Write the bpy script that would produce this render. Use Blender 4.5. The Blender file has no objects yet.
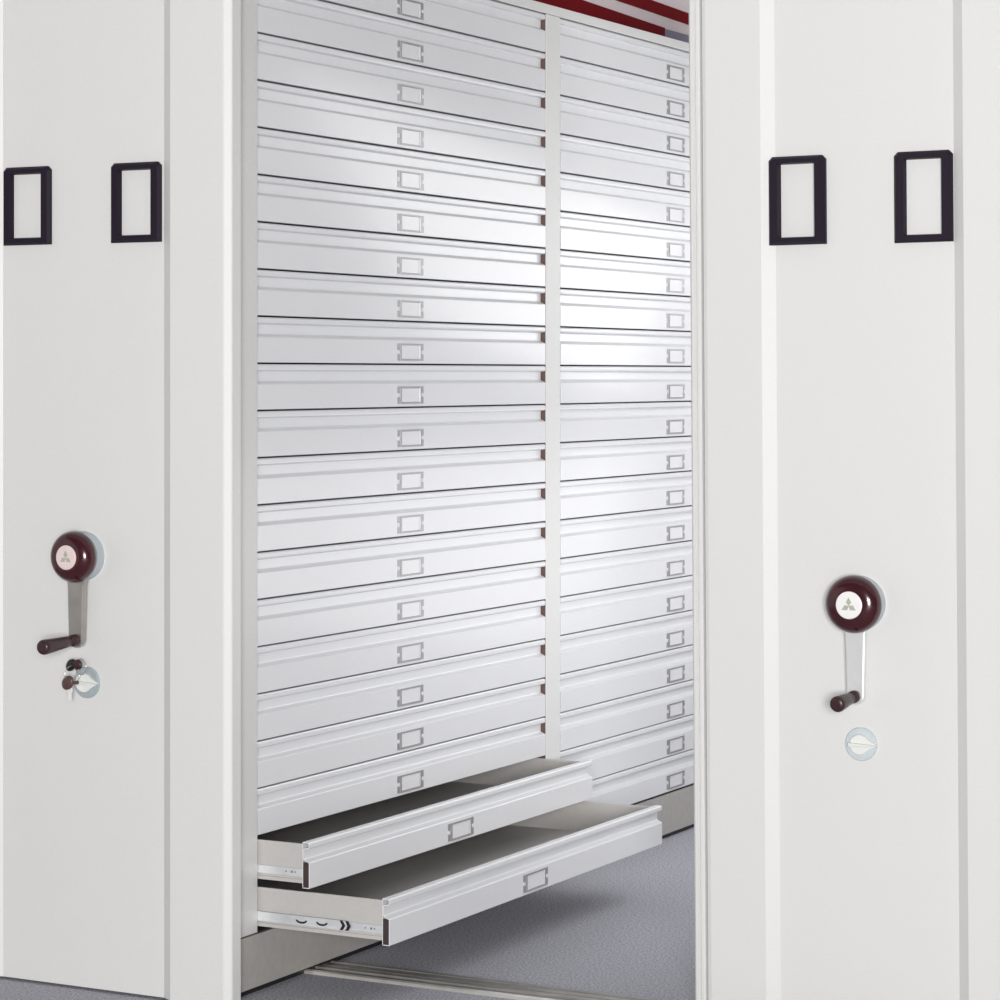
import bpy, bmesh, math, random
from mathutils import Vector, Matrix
random.seed(4)
S = bpy.context.scene
C = S.collection

# ------------------------------------------------------------------ materials
def mat(name, col, rough=.4, metal=0, noise=0, scale=60, bump=0, bscale=40, spec=.5, coat=0):
    m = bpy.data.materials.new(name); m.use_nodes = True
    nt = m.node_tree; b = nt.nodes['Principled BSDF']
    b.inputs['Base Color'].default_value = (*col, 1)
    b.inputs['Roughness'].default_value = rough
    b.inputs['Metallic'].default_value = metal
    b.inputs['Specular IOR Level'].default_value = spec
    b.inputs['Coat Weight'].default_value = coat
    b.inputs['Coat Roughness'].default_value = .12
    tc = nt.nodes.new('ShaderNodeTexCoord')
    if noise:
        n = nt.nodes.new('ShaderNodeTexNoise'); n.inputs['Scale'].default_value = scale
        n.inputs['Detail'].default_value = 4
        r = nt.nodes.new('ShaderNodeValToRGB')
        r.color_ramp.elements[0].position = .3; r.color_ramp.elements[1].position = .7
        r.color_ramp.elements[0].color = (*[c*(1-noise) for c in col], 1)
        r.color_ramp.elements[1].color = (*[min(1, c*(1+noise)) for c in col], 1)
        nt.links.new(tc.outputs['Object'], n.inputs['Vector'])
        nt.links.new(n.outputs['Fac'], r.inputs['Fac'])
        nt.links.new(r.outputs['Color'], b.inputs['Base Color'])
    if bump:
        n2 = nt.nodes.new('ShaderNodeTexNoise'); n2.inputs['Scale'].default_value = bscale
        n2.inputs['Detail'].default_value = 3
        bp = nt.nodes.new('ShaderNodeBump'); bp.inputs['Strength'].default_value = bump
        bp.inputs['Distance'].default_value = .002
        nt.links.new(tc.outputs['Object'], n2.inputs['Vector'])
        nt.links.new(n2.outputs['Fac'], bp.inputs['Height'])
        nt.links.new(bp.outputs['Normal'], b.inputs['Normal'])
    return m

M = {}
M['panel'] = mat('panel paint', (.715, .715, .705), .45, noise=.012, scale=180, bump=.05, bscale=300)
M['drawer'] = mat('drawer enamel', (.76, .765, .785), .25, noise=.01, scale=150, bump=.006, bscale=14, coat=.2)
M['carcass'] = mat('carcass paint', (.66, .655, .645), .38, noise=.02, scale=120)
M['plinth'] = mat('plinth paint', (.42, .405, .38), .4, noise=.05, scale=50)
M['inside'] = mat('dark carcass lining', (.035, .028, .028), .8, noise=.1, scale=40)  # near black stands in for the deep shade inside the cabinet
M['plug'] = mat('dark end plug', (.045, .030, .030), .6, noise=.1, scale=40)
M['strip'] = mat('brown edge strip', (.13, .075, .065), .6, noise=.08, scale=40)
M['tray'] = mat('tray steel', (.52, .505, .49), .45, noise=.02, scale=90)
M['zinc'] = mat('zinc slide', (.84, .86, .88), .32, metal=.5, noise=.05, scale=60)
M['black'] = mat('black plastic', (.012, .010, .012), .4, noise=.1, scale=80)
M['holder'] = mat('label holder nickel', (.40, .39, .40), .36, metal=.45, noise=.04, scale=90)
M['card'] = mat('label card', (.78, .78, .80), .26, noise=.01, scale=60, coat=.3)
M['frame'] = mat('index frame plastic', (.010, .005, .015), .55, noise=.12, scale=200, spec=.3)
M['chrome'] = mat('polished crank metal', (.66, .66, .66), .26, metal=.9, noise=.06, scale=25)
M['brushed'] = mat('brushed crank metal', (.42, .40, .37), .32, metal=.8, noise=.08, scale=25)  # left arm: darker copy with dim reflections painted into the colour
M['bright'] = mat('bright crank metal', (.80, .80, .80), .3, metal=.35, noise=.04, scale=25)  # right arm: lighter copy with bright reflections painted into the colour
M['flange'] = mat('blue grey flange', (.50, .54, .58), .4, metal=.4, noise=.04, scale=50)
M['maroon'] = mat('maroon knob', (.045, .004, .008), .2, noise=.15, scale=20, coat=.5)
M['grip'] = mat('brown grip', (.040, .016, .018), .35, noise=.25, scale=60)
M['badge'] = mat('pink badge', (.78, .64, .63), .4, noise=.03, scale=80)
M['badge_white'] = mat('white badge', (.86, .85, .84), .3, noise=.02, scale=80)
M['mark'] = mat('badge mark', (.42, .44, .36), .5, noise=.05, scale=80)
M['lockplate'] = mat('lock plate', (.46, .52, .55), .35, metal=.35, noise=.05, scale=60)
M['lockpale'] = mat('pale lock plate', (.60, .66, .69), .4, metal=.1, noise=.03, scale=60)
M['white'] = mat('white plastic', (.78, .79, .76), .35, noise=.02, scale=60)
M['keybrown'] = mat('key head', (.10, .055, .05), .35, noise=.1, scale=60)
M['carpet'] = mat('blue grey carpet', (.45, .45, .50), .95, noise=.45, scale=190, bump=.6, bscale=500, spec=.1)
M['rail'] = mat('rail metal', (.36, .35, .33), .4, metal=.5, noise=.15, scale=14)
M['railbright'] = mat('bright rail edge', (.75, .73, .70), .3, metal=.6, noise=.1, scale=20)
M['raildark'] = mat('rail groove', (.17, .16, .15), .6, noise=.2, scale=20)
M['wall'] = mat('wall paint', (.70, .69, .68), .8, noise=.02, scale=8)
M['ceil'] = mat('ceiling paint', (.78, .77, .76), .9, noise=.01, scale=8)
M['red'] = mat('red stripe', (.19, .0015, .006), .6, noise=.06, scale=40, spec=.15)
M['stripewhite'] = mat('white stripe board', (.88, .78, .81), .5, noise=.02, scale=30)
M['violet'] = mat('grey violet board', (.30, .27, .38), .6, noise=.05, scale=30)

# ------------------------------------------------------------------ helpers
def finish(name, bm, m, parent=None, origin=(0, 0, 0), smooth=False, bevel=0, mats=None):
    bmesh.ops.recalc_face_normals(bm, faces=bm.faces)
    o3 = Vector(origin)
    for v in bm.verts: v.co -= o3
    me = bpy.data.meshes.new(name); bm.to_mesh(me); bm.free()
    for mm in ([m] + (mats or [])): me.materials.append(mm)
    ob = bpy.data.objects.new(name, me); C.objects.link(ob)
    if parent is not None: ob.parent = parent
    else: ob.location = o3
    if smooth:
        for p in me.polygons: p.use_smooth = True
    if bevel:
        md = ob.modifiers.new('Bevel', 'BEVEL'); md.width = bevel; md.segments = 2
        md.limit_method = 'ANGLE'; md.angle_limit = math.radians(35)
    return ob

def box(bm, x0, x1, y0, y1, z0, z1, mi=0):
    vs = [bm.verts.new(p) for p in ((x0,y0,z0),(x1,y0,z0),(x1,y1,z0),(x0,y1,z0),(x0,y0,z1),(x1,y0,z1),(x1,y1,z1),(x0,y1,z1))]
    for f in ((0,3,2,1),(4,5,6,7),(0,1,5,4),(1,2,6,5),(2,3,7,6),(3,0,4,7)):
        fa = bm.faces.new([vs[i] for i in f]); fa.material_index = mi

def prism(bm, pts, fn, a, b, cap=True, mi=0):
    """polygon pts (u, v) swept from a to b; fn(u, v, w) gives the point"""
    A = [bm.verts.new(fn(u, v, a)) for u, v in pts]
    B = [bm.verts.new(fn(u, v, b)) for u, v in pts]
    n = len(pts)
    for i in range(n):
        f = bm.faces.new((A[i], A[(i+1) % n], B[(i+1) % n], B[i])); f.material_index = mi
    if cap:
        for f in (bm.faces.new(A[::-1]), bm.faces.new(B)): f.material_index = mi

def lathe(bm, prof, origin, axis, seg=36, mi=0, squash=1):
    """prof: (radius, distance along axis)"""
    ax = Vector(axis).normalized()
    s = ax.orthogonal().normalized(); t = ax.cross(s)
    o = Vector(origin); rings = []
    for r, a in prof:
        if r < 1e-6: rings.append([bm.verts.new(o + ax*a)])
        else: rings.append([bm.verts.new(o + ax*a + (s*math.cos(k*2*math.pi/seg) + t*math.sin(k*2*math.pi/seg)*squash)*r) for k in range(seg)])
    for r0, r1 in zip(rings, rings[1:]):
        for k in range(seg):
            q = []
            for v in (r0[k % len(r0)], r0[(k+1) % len(r0)], r1[(k+1) % len(r1)], r1[k % len(r1)]):
                if v not in q: q.append(v)
            if len(q) > 2:
                f = bm.faces.new(q); f.material_index = mi

def ringmesh(bm, centre, R, r, axis, a0=0, a1=360, seg=28):
    ax = Vector(axis).normalized(); s = ax.orthogonal().normalized(); t = ax.cross(s)
    rows = []
    full = a1 - a0 >= 360
    n = seg if full else seg + 1
    for i in range(n):
        a = math.radians(a0 + (a1-a0)*i/seg)
        d = s*math.cos(a) + t*math.sin(a)
        rows.append([bm.verts.new(Vector(centre) + d*(R + r*math.cos(b)) + ax*r*math.sin(b)) for b in [k*math.pi/3 for k in range(6)]])
    for i in range(seg):
        A = rows[i]; B = rows[(i+1) % n]
        for k in range(6): bm.faces.new((A[k], A[(k+1) % 6], B[(k+1) % 6], B[k]))

def thing(name, label, cat, loc=(0, 0, 0), group=None):
    o = bpy.data.objects.new(name, None); C.objects.link(o); o.location = loc
    o.empty_display_size = .1
    o['label'] = label; o['category'] = cat
    if group: o['group'] = group
    return o
def struct(name, bm, m):
    o = finish(name, bm, m); o['kind'] = 'structure'; return o

# ------------------------------------------------------------------ setting
b = bmesh.new(); box(b, -6, 5, -5, 12, -.08, 0); struct('floor', b, M['carpet'])
b = bmesh.new(); box(b, -6.1, -6, -5, 12, 0, 3.5); struct('wall_left', b, M['wall'])
b = bmesh.new(); box(b, -6, 5, 12, 12.1, 0, 3.5); struct('wall_back', b, M['wall'])
b = bmesh.new(); box(b, -6, 5, 3, 12, 3.5, 3.6); struct('ceiling', b, M['ceil'])

# ------------------------------------------------------------------ dimensions (metres)
FX = -3.048            # drawer front plane of the left cabinet
Z0, PITCH, N = .1296, .0996, 21
TOP = 2.247
BACK = -3.75

def end_panel(root, L, x0, c0, f0, f1, c1, x1, y, ztop, trim=False):
    """pressed sheet end panel with a shallow recessed middle field; seen from above it is one folded outline"""
    b = bmesh.new()
    pts = [(x1, y+.043), (x1, y+.0135), (x1-.0012, y+.0105), (x1-.0125, y+.0010), (x1-.0160, y), (c1, y), (f1, y+.016), (f0, y+.016), (c0, y),
           (x0+.012, y), (x0+.0035, y+.0035), (x0, y+.012), (x0, y+.043)]
    prism(b, pts, lambda u, v, w: (u, v, w), .006, ztop)
    return finish('end_panel', b, M['panel'], root, L)

def index_frame(root, L, x0, x1, y, z0, z1, sw=.024, sh=.016, t=.012):
    """dark card frame: outer rim bevelled, proud of the panel, opening in the middle"""
    b = bmesh.new(); c = .005
    def loop(a, bb, z, zz, yy, ch):
        p = [(a, z), (bb, z), (bb, zz-ch), (bb-ch, zz), (a+ch, zz), (a, zz-ch)]
        return [b.verts.new((u, yy, w)) for u, w in p]
    rings = [loop(x0, x1, z0, z1, y, .008), loop(x0, x1, z0, z1, y-t*.5, .008),
             loop(x0+c, x1-c, z0+c, z1-c, y-t, .006),
             loop(x0+sw-.003, x1-sw+.003, z0+sh-.002, z1-sh+.002, y-t, .0005),
             loop(x0+sw, x1-sw, z0+sh, z1-sh, y, .0005)]
    for A, B in zip(rings, rings[1:]):
        for k in range(6): b.faces.new((A[k], A[(k+1) % 6], B[(k+1) % 6], B[k]))
    return finish('index_card_frame', b, M['frame'], root, L)

def crank(root, L, x, z, yp, R, length, badge_mat, gripdir, glen, stand, metal='chrome'):
    """yp = panel surface, stand = how far the arm's front stands off it"""
    ya = yp - stand                       # front face of the arm
    # arm (with hub flare), swept through its thickness
    b = bmesh.new()
    w0, w1 = .0210, .0178
    pts = []
    for k in range(13):
        a = math.radians(-35 + 250*k/12); pts.append((.040*math.cos(a), .040*math.sin(a)))
    pts += [(-w0-.006, -.036), (-w0, -.060), (-w1, -length+.014)]
    for k in range(1, 8):
        a = math.radians(180 + 180*k/8); pts.append((w1*math.cos(a), -length+.014 + .016*math.sin(a)))
    pts += [(w1, -length+.014), (w0, -.060), (w0+.006, -.036)]
    prism(b, pts, lambda u, v, w: (x+u, w, z+v), ya, ya+.014)
    arm = finish('crank_handle', b, M[metal], root, L, bevel=.003)
    arm['label'] = 'crank with polished metal arm'
    b = bmesh.new()
    lathe(b, [(R*.94, 0), (R*.96, .008), (R*.90, .012), (R*.86, stand-.0142)], (x, yp, z), (0, -1, 0), 40)
    finish('flange', b, M['flange'], arm, L, smooth=True)
    b = bmesh.new()
    prof = [(0, -.001), (R*.94, -.001), (R, .003), (R*.998, .006)]
    for k in range(1, 9):
        a = math.radians(90*k/9); prof.append((R*(.50+.49*math.cos(a)), .007 + .024*math.sin(a)))
    prof += [(R*.47, .031), (0, .031)]
    lathe(b, prof, (x, ya, z), (0, -1, 0), 48)
    kb = finish('hub_knob', b, M['maroon'], arm, L, smooth=True); kb['label'] = 'glossy dark maroon round hub knob'
    b = bmesh.new()
    lathe(b, [(R*.47, .030), (R*.47, .0325), (R*.43, .0335), (0, .0335)], (x, ya, z), (0, -1, 0), 36)
    # three lozenges pressed on the badge
    s = R*.235
    for k in range(3):
        a = math.radians(90 + 120*k); u = (math.cos(a), math.sin(a)); v = (-u[1], u[0])
        q = [(0, 0), (u[0]*s*.5+v[0]*s*.42, u[1]*s*.5+v[1]*s*.42), (u[0]*s*1.25, u[1]*s*1.25), (u[0]*s*.5-v[0]*s*.42, u[1]*s*.5-v[1]*s*.42)]
        q = [(p[0], p[1]-.0012) for p in q]
        prism(b, q, lambda p, r, w: (x+p, w, z+r), ya-.0342, ya-.0332, mi=1)
    bd = finish('badge', b, badge_mat, arm, L, mats=[M['mark']]); bd['label'] = 'pale round badge with a three lozenge mark'
    b = bmesh.new()
    zb = z - length + .015
    g = Vector(gripdir).normalized()
    lathe(b, [(0, -.002), (.0115, -.002), (.0125, .004), (.0125, .012), (.0085, .015), (.0085, .020), (.0115, .024), (.0128, .045),
              (.0140, glen*.62), (.0158, glen*.88), (.0158, glen-.005), (.0135, glen), (.006, glen+.001), (0, glen)], (x, ya, zb), g, 32)
    gp = finish('grip', b, M['grip'], arm, L, smooth=True); gp['label'] = 'dark brown turned grip'
    return arm

def lock(root, L, x, z, yp, R, plate):
    b = bmesh.new()
    lathe(b, [(R, 0), (R, .004), (R*.94, .007), (R*.5, .008), (0, .008)], (x, yp, z), (0, -1, 0), 40)
    lk = finish('lock', b, plate, root, L, smooth=False)
    b = bmesh.new()
    r = R*.60; pts = []
    for k in range(15):
        a = math.radians(38 + 284*k/14); pts.append((r*math.cos(a), r*math.sin(a)))
    pts.insert(0, (R*1.12, .000))
    prism(b, pts, lambda u, v, w: (x+u, w, z+v), yp-.016, yp-.0078)
    q = [(-r*1.02, -.0045), (R*.9, -.0016), (R*1.15, 0), (R*.9, .0016), (-r*1.02, .0045)]
    prism(b, q, lambda u, v, w: (x+u, w, z+v), yp-.025, yp-.0155)
    tk = finish('turn_knob', b, M['white'], lk, L, bevel=.0015); tk['label'] = 'white pointer knob aimed to the right'
    return lk

# ------------------------------------------------------------------ LEFT CABINET
LL = Vector((-3.39, 6.0, 0))
cab = thing('mobile_drawer_cabinet', 'long pale grey plan cabinet with shallow drawers, two pulled open, left of the aisle',
            'cabinet', LL)
end_panel(cab, LL, -3.79, -3.630, -3.606, -3.186, -3.1595, -3.014, 4.530, TOP)
b = bmesh.new()
box(b, BACK, FX, 4.5735, 4.689, Z0-.001, TOP)
finish('post', b, M['carcass'], cab, LL, bevel=.0015)
b = bmesh.new(); box(b, BACK+.02, FX, 6.034, 6.114, Z0, 2.2215)
finish('divider', b, M['panel'], cab, LL, bevel=.0015)
b = bmesh.new(); box(b, BACK, FX, 7.51, 7.62, Z0-.001, TOP)
finish('post', b, M['carcass'], cab, LL, bevel=.0015)
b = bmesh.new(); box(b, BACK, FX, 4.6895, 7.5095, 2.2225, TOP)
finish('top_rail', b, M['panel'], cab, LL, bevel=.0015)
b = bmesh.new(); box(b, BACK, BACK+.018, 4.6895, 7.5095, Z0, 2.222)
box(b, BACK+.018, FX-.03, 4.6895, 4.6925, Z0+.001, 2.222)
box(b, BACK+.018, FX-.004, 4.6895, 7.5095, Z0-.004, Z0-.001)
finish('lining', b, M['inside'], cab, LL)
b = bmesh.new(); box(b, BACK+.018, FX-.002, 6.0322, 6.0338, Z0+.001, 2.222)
finish('edge_strip', b, M['strip'], cab, LL)  # added sheet on the divider, coloured as the shade in the gap
b = bmesh.new(); box(b, BACK, FX, 4.5735, 7.62, .0145, Z0-.0045)
finish('plinth', b, M['plinth'], cab, LL, bevel=.001)
b = bmesh.new(); box(b, BACK+.06, FX-.014, 4.580, 7.56, 0, .0144)
finish('carriage', b, M['black'], cab, LL)

# drawers: the same folded front and tray for every row
def drawer_mesh(y0, y1):
    b = bmesh.new(); g = .0022
    ya, yb = y0+g, y1-g-.0012*(y0 < 5)
    H = PITCH - .0034
    fx = FX
    # folded front outline (x, z), outer skin then inner skin
    outer = [(fx-.017, .000), (fx-.001, .000), (fx, .001), (fx, .0530), (fx-.0015, .0548), (fx-.0125, .0600), (fx-.0135, .0615), (fx-.0135, .0800),
             (fx-.0120, .0815), (fx-.0035, .0825), (fx-.0010, .0840), (fx-.0005, .0870), (fx-.0005, .0930), (fx-.0025, H-.0005), (fx-.005, H), (fx-.017, H)]
    inner = [(fx-.017, H-.0015), (fx-.0055, H-.0015), (fx-.0025, .0925), (fx-.0025, .0872), (fx-.0040, .0842), (fx-.0130, .0832), (fx-.0152, .0815),
             (fx-.0152, .0612), (fx-.0145, .0592), (fx-.0030, .0538), (fx-.0018, .0525), (fx-.0018, .0016), (fx-.017, .0016)]
    prism(b, outer + inner, lambda u, v, w: (u, w, Z0 + .0017 + v), ya, yb)
    zb = Z0 + .0017
    box(b, fx-.0182, fx-.0168, ya+.001, yb-.001, zb+.002, zb+H-.002)       # back skin of the front
    for y_ in (ya, yb):                                                     # added dark fills painting the shade in the hollow ends
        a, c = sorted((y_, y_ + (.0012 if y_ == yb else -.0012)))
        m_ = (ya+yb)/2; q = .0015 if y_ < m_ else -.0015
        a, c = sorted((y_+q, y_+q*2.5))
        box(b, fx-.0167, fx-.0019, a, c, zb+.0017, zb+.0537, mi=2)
    # tray: sides with a rolled top edge, floor, back
    s = .0045
    for sgn, yy in ((1, ya+s), (-1, yb-s)):
        a, c = sorted((yy, yy+sgn*.0013))
        box(b, BACK+.03, fx-.0183, a, c, zb+.0135, zb+H-.006)
        a, c = sorted((yy-sgn*.0025, yy+sgn*.0030))
        box(b, BACK+.03, fx-.0183, a, c, zb+H-.0105, zb+H-.0045)
        a, c = sorted((yy-sgn*.0035, yy+sgn*.001))
        box(b, BACK+.03, fx-.0183, a, c, zb+.0100, zb+.0175)
    box(b, BACK+.03, fx-.0183, ya+s, yb-s, zb+.0125, zb+.0145)
    box(b, BACK+.03, BACK+.0315, ya+s, yb-s, zb+.0145, zb+H-.006)
    # sort: tray faces take the tray steel
    for f in b.faces:
        c = f.calc_center_median()
        if f.material_index != 2: f.material_index = 1 if c.x < fx-.0181 else 0
    return b

def holder_mesh(yc):
    b = bmesh.new(); fx = FX; z = Z0 + .0017
    w, h = .060, .0198; zc = z + .0265; t = .0030
    iw, ih = .042, .0155
    def loop(ww, hh, x): return [b.verts.new((x, yc+sy*ww, zc+sz*hh)) for sy, sz in ((-1,-1),(1,-1),(1,1),(-1,1))]
    R = [loop(iw+.006, h, fx+.0001), loop(iw+.006, h, fx+t), loop(iw+.001, ih+.001, fx+t), loop(iw, ih, fx+.0006)]
    for A, B in zip(R, R[1:]):
        for k in range(4): b.faces.new((A[k], A[(k+1)%4], B[(k+1)%4], B[k]))
    f = b.faces.new(R[-1]); f.material_index = 1
    # riveted side tabs, cut into two by the rivet
    for s in (-1, 1):
        for z0, z1 in ((-h, -.0045), (.0045, h)):
            a, c = sorted((yc+s*(iw+.006), yc+s*w))
            box(b, fx+.0001, fx+.0015, a, c, zc+z0, zc+z1)
        lathe(b, [(.0035, 0), (.003, .0015), (0, .0022)], (fx+.0001, yc+s*(w-.003), zc), (1, 0, 0), 12, mi=1)
    return b

protos = []
for y0, y1, yc in ((4.690, 6.034, 5.342), (6.114, 7.510, 6.842)):
    d = finish('drawer', drawer_mesh(y0, y1), M['drawer'], cab, LL, mats=[M['tray'], M['plug']])
    h = finish('label_holder', holder_mesh(yc), M['holder'], d, LL, mats=[M['card']])
    protos.append((d, h))
pulls = {(0, 0): .3255, (0, 1): .133}
opened = {}
for c, (d, h) in enumerate(protos):
    for k in range(N):
        if k == 0: dd, hh = d, h
        else:
            dd = d.copy(); C.objects.link(dd); dd.parent = cab
            hh = h.copy(); C.objects.link(hh); hh.parent = dd
        p = pulls.get((c, k), random.uniform(-.0006, .0006))
        dd.location = (p, 0, k*PITCH)
        if (c, k) in pulls:
            opened[k] = dd; dd.rotation_euler.z = -.0045
            dd['label'] = ('lowest drawer, pulled out farthest, over the carpet' if k == 0 else 'second lowest drawer, pulled out a little')
# telescopic slides beside the opened drawers
for k, dd in opened.items():
    p = pulls[(0, k)]; zb = Z0 + .0017
    for side, yy, sg in (('near', 4.6922, 1), ('far', 6.0318, -1)):
        b = bmesh.new()
        a, c = sorted((yy+sg*.0005, yy+sg*.0028))
        # inner member reaches the front; it is a shallow channel with rolled edges
        box(b, BACK+.05, FX-.0184, a, c, zb+.0250, zb+.0390)
        a2, c2 = sorted((yy-sg*.0003, yy+sg*.0028))
        box(b, BACK+.05, FX-.0184, a2, c2, zb+.0380, zb+.0398); box(b, BACK+.05, FX-.0184, a2, c2, zb+.0238, zb+.0256)
        sl = finish('drawer_slide', b, M['zinc'], dd, LL)
        # small screws
    if k == 0:
        # intermediate member still half inside the cabinet, seen on the lowest slide
        b = bmesh.new(); y = 4.6922; e = FX-.0184-.088
        box(b, BACK+.05, e, y-.0022, y-.0004, zb+.0225, zb+.0420)
        box(b, BACK+.05, e, y-.0035, y-.0004, zb+.0402, zb+.0420); box(b, BACK+.05, e, y-.0035, y-.0004, zb+.0225, zb+.0243)
        m1 = finish('slide_member', b, M['zinc'], dd, LL)
        for xx in (e-.105, e-.055):
            b = bmesh.new(); pa = []; pb = []
            for q in range(9):
                a = math.radians(180 + 180*q/8); pa.append((xx+.014*math.cos(a), .0335+.0075*math.sin(a)))
                pb.append((xx+.010*math.cos(a), .0335+.0035*math.sin(a)))
            prism(b, pa + pb[::-1], lambda u, v, w: (u, w, zb+v), y-.0030, y-.0021)
            finish('slide_slot', b, M['black'], dd, LL)
        for xx in (e-.010, e+.003):
            b = bmesh.new()
            prism(b, [(xx-.001, .0420), (xx+.006, .0420), (xx+.012, .0320), (xx+.006, .0225), (xx-.001, .0225), (xx+.005, .0320)], lambda u, v, w: (u, w, zb+v), y-.0040, y-.0021)
            finish('slide_stop', b, M['black'], dd, LL)
    y = 4.6922
    for xx, r in ((-.058, .0016), (-.044, .0024), (-.036, .0016)):
        b = bmesh.new()
        lathe(b, [(r, 0), (r, .0008), (0, .0008)], (FX+xx, y+.0006, zb+.0320), (0, -1, 0), 10)
        finish('screw', b, M['raildark'], dd, LL)

index_frame(cab, LL, -3.600, -3.475, 4.546, 1.578, 1.745)
index_frame(cab, LL, -3.317, -3.191, 4.546, 1.577, 1.744)
ck = crank(cab, LL, -3.389, .918, 4.546, .0545, .190, M['badge'], (-.06, -1, -.07), .106, .033, 'brushed')
lk = lock(cab, LL, -3.382, .651, 4.546, .0335, M['lockplate'])

# ------------------------------------------------------------------ RIGHT CABINET
LR = Vector((-1.82, 6.4, 0))
cb2 = thing('mobile_cabinet', 'pale grey mobile cabinet right of the aisle, showing only its closed crank end', 'cabinet', LR)
YR = 5.0
end_panel(cb2, LR, -2.166, -2.034, -2.0085, -1.633, -1.609, -1.455, YR, 2.25)
b = bmesh.new()      # vertical edge moulding with two beads on the aisle edge
pts = [(-2.1662, YR+.043), (-2.1662, YR-.001), (-2.169, YR-.004), (-2.174, YR-.004), (-2.1765, YR+.001), (-2.178, YR+.004), (-2.1795, YR+.001), (-2.182, YR-.003), (-2.1865, YR-.003), (-2.188, YR), (-2.1885, YR+.005), (-2.191, YR+.005), (-2.194, YR+.008), (-2.194, YR+.043)]
prism(b, pts, lambda u, v, w: (u, v, w), .012, 2.25)
finish('edge_moulding', b, M['panel'], cb2, LR)
b = bmesh.new(); box(b, -2.180, -1.465, YR+.0432, 7.9, .129, 2.25)
finish('body', b, M['drawer'], cb2, LR, bevel=.003)
b = bmesh.new(); box(b, -2.178, -1.467, YR+.0432, 7.9, .013, .1287)
finish('plinth', b, M['plinth'], cb2, LR)
b = bmesh.new(); box(b, -2.12, -1.52, YR+.08, 7.8, 0, .0129)
finish('carriage', b, M['black'], cb2, LR)
index_frame(cb2, LR, -2.020, -1.898, YR+.016, 1.564, 1.743, t=.016)
index_frame(cb2, LR, -1.754, -1.634, YR+.016, 1.561, 1.741)
crank(cb2, LR, -1.834, .845, YR+.016, .0580, .198, M['badge_white'], (-.10, -1, -.10), .085, .030, 'bright')
lock(cb2, LR, -1.832, .5635, YR+.016, .0335, M['lockpale'])
cb2.rotation_euler = (0, -.0072, 0); cb2.location.x += .0072*1.05

# ------------------------------------------------------------------ keys in the left lock
kx, kz, ky = -3.382, .651, 4.516
keys = thing('key_bunch', 'small bunch of dark headed keys hanging in the lock below the left crank', 'keys', (kx, ky, kz))
KO = (kx, ky, kz)
def head(bm, R, o, ax, sq=1):
    lathe(bm, [(0, 0), (R*.8, 0), (R, .002), (R, .006), (R*.8, .008), (0, .008)], o, ax, 24, squash=sq)
hx = kx-.009
b = bmesh.new(); head(b, .0165, (hx, ky-.022, kz+.004), (-.10, -1, 0), .8)
lathe(b, [(.004, 0), (.004, .022), (0, .022)], (kx-.003, ky, kz+.002), (-.26, -1, .05), 10)
finish('key', b, M['keybrown'], keys, KO, smooth=True)
b = bmesh.new()
box(b, hx-.0045, hx+.0045, ky-.021, ky-.018, kz-.034, kz-.006); box(b, hx-.0065, hx+.0065, ky-.022, ky-.017, kz-.016, kz-.009)
k2 = finish('key', b, M['white'], keys, KO, bevel=.001); k2['label'] = 'white metal key blade hanging down'
b = bmesh.new(); head(b, .0150, (kx-.014, ky-.004, kz+.039), (-.15, -1, 0), .72)
k3 = finish('key', b, M['black'], keys, KO, smooth=True); k3['label'] = 'black key head'
b = bmesh.new(); head(b, .0110, (kx+.005, ky-.006, kz+.041), (-.1, -1, 0))
k4 = finish('key', b, M['grip'], keys, KO, smooth=True); k4['label'] = 'reddish brown key head'
b = bmesh.new()
ringmesh(b, (kx+.007, ky-.003, kz+.036), .0165, .0009, (-.2, -1, 0))
ringmesh(b, (kx-.008, ky-.012, kz+.020), .0190, .0009, (.9, -.3, 0))
finish('ring', b, M['chrome'], keys, KO, smooth=True)

# ------------------------------------------------------------------ floor rail
rl = thing('floor_rail', 'flat grey metal floor rail with a bright front edge crossing the aisle carpet', 'rail', (-2.6, 4.96, 0))
RO = (-2.6, 4.96, 0)
b = bmesh.new()
# cross section across the track (y, z)
sec = [(4.912, 0), (4.912, .0035), (4.930, .0035), (4.932, .0015), (4.940, .0015), (4.942, .006), (4.956, .006), (4.958, .0015), (4.968, .0015), (4.970, .0045), (4.992, .0045), (4.994, .0015), (5.004, .0015), (5.006, .0045), (5.016, .0045), (5.022, 0)]
prism(b, sec, lambda u, v, w: (w, u, v), -5.6, 3.0)
for f in b.faces:
    c = f.calc_center_median()
    if abs(f.normal.x) < .5 and c.z < .002 and c.z > .0005: f.material_index = 1
finish('track', b, M['rail'], rl, RO, mats=[M['raildark']])
b = bmesh.new()
prism(b, [(4.894, 0), (4.897, .006), (4.904, .008), (4.910, .007), (4.911, 0)], lambda u, v, w: (w, u, v), -5.6, 3.0)
e = finish('front_edge', b, M['railbright'], rl, RO); e['label'] = 'bright polished front edge'

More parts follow.
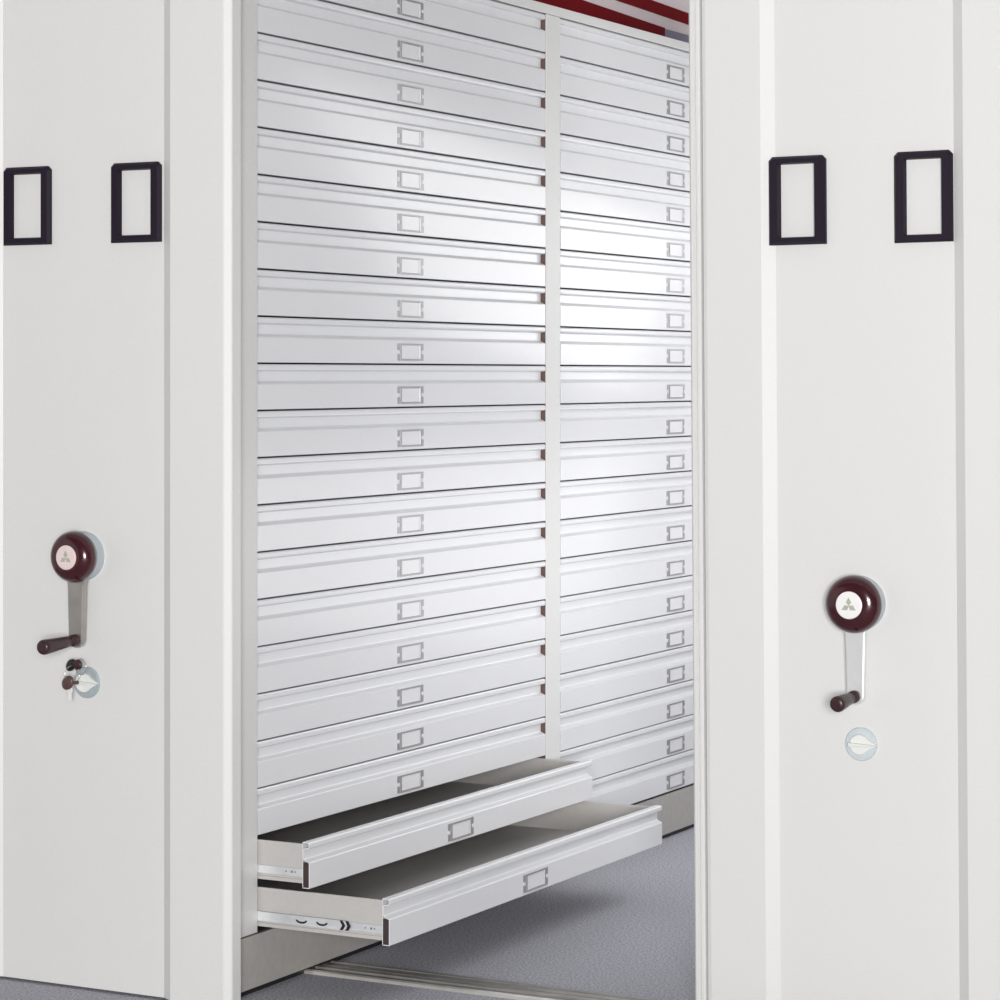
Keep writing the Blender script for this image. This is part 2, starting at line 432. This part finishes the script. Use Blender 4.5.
# ------------------------------------------------------------------ striped board on top of the cabinets
FO = (-3.39, 6.5, TOP)
fa = thing('striped_board', 'red and white striped board standing along the top of the drawer cabinet', 'board', FO)
def slanted(y0, y1, z0, z1, sl0, sl1):
    bm = bmesh.new(); f = 7.43
    prism(bm, [(y0, z0+sl0*(f-y0)), (y1, z0+sl0*(f-y1)), (y1, z1+sl1*(f-y1)), (y0, z1+sl1*(f-y0))], lambda u, v, w: (w, u, v), -3.3518, -3.347)
    return bm
b = bmesh.new(); box(b, -3.39, -3.352, 5.0, 7.85, TOP+.001, 2.56); finish('backing_board', b, M['stripewhite'], fa, FO, bevel=.002)
finish('stripe', slanted(5.0, 7.435, 2.270, 2.366, 0, .024), M['red'], fa, FO)
finish('stripe', slanted(5.0, 7.85, 2.401, 2.437, .020, .024), M['red'], fa, FO)
b = bmesh.new(); box(b, -3.3518, -3.349, 7.4355, 7.85, 2.270, 2.364); e = finish('stripe', b, M['violet'], fa, FO); e['label'] = 'short grey violet end of the lowest stripe'

# ------------------------------------------------------------------ camera
cd = bpy.data.cameras.new('camera'); cam = bpy.data.objects.new('camera', cd); C.objects.link(cam)
cam.location = (0, 0, 1.30); cam.rotation_euler = (math.pi/2, 0, math.radians(27.8))
cd.sensor_width = 36; cd.lens = 95.4; cd.shift_y = -.125; cd.clip_end = 60
S.camera = cam

# ------------------------------------------------------------------ light
def area(name, loc, target, sx, sy, power, col=(1, 1, 1), roll=0):
    ld = bpy.data.lights.new(name, 'AREA'); ld.shape = 'RECTANGLE'; ld.size = sx; ld.size_y = sy
    ld.energy = power; ld.color = col
    o = bpy.data.objects.new(name, ld); C.objects.link(o); o.location = loc
    q = (Vector(target) - Vector(loc)).to_track_quat('-Z', 'Y')
    o.rotation_euler = (q.to_matrix() @ Matrix.Rotation(roll, 3, 'Z')).to_euler()
    return o
area('studio_softbox', (1.65, -2.9, 1.5), (-2.4, 5, 1.0), 2.0, 1.8, 665, (1, .99, .97))
area('aisle_lamp', (-2.21, 6.80, 1.76), (-3.2, 6.68, 1.62), 2.9, .58, 17.5, (1, 1, 1), math.radians(-10))
area('aisle_fill_lamp', (-2.215, 6.45, .64), (-3.2, 6.38, .06), 2.7, 1.0, 12, (1, 1, 1))  # added unseen fill, lifts the lower drawers like bounce off the right cabinet
w = bpy.data.worlds.new('world'); S.world = w; w.use_nodes = True
w.node_tree.nodes['Background'].inputs['Color'].default_value = (.95, .97, 1, 1)
w.node_tree.nodes['Background'].inputs['Strength'].default_value = .16

S.view_settings.view_transform = 'Standard'; S.view_settings.look = 'None'
S.view_settings.exposure = 0; S.view_settings.gamma = 1; S.view_settings.use_curve_mapping = False
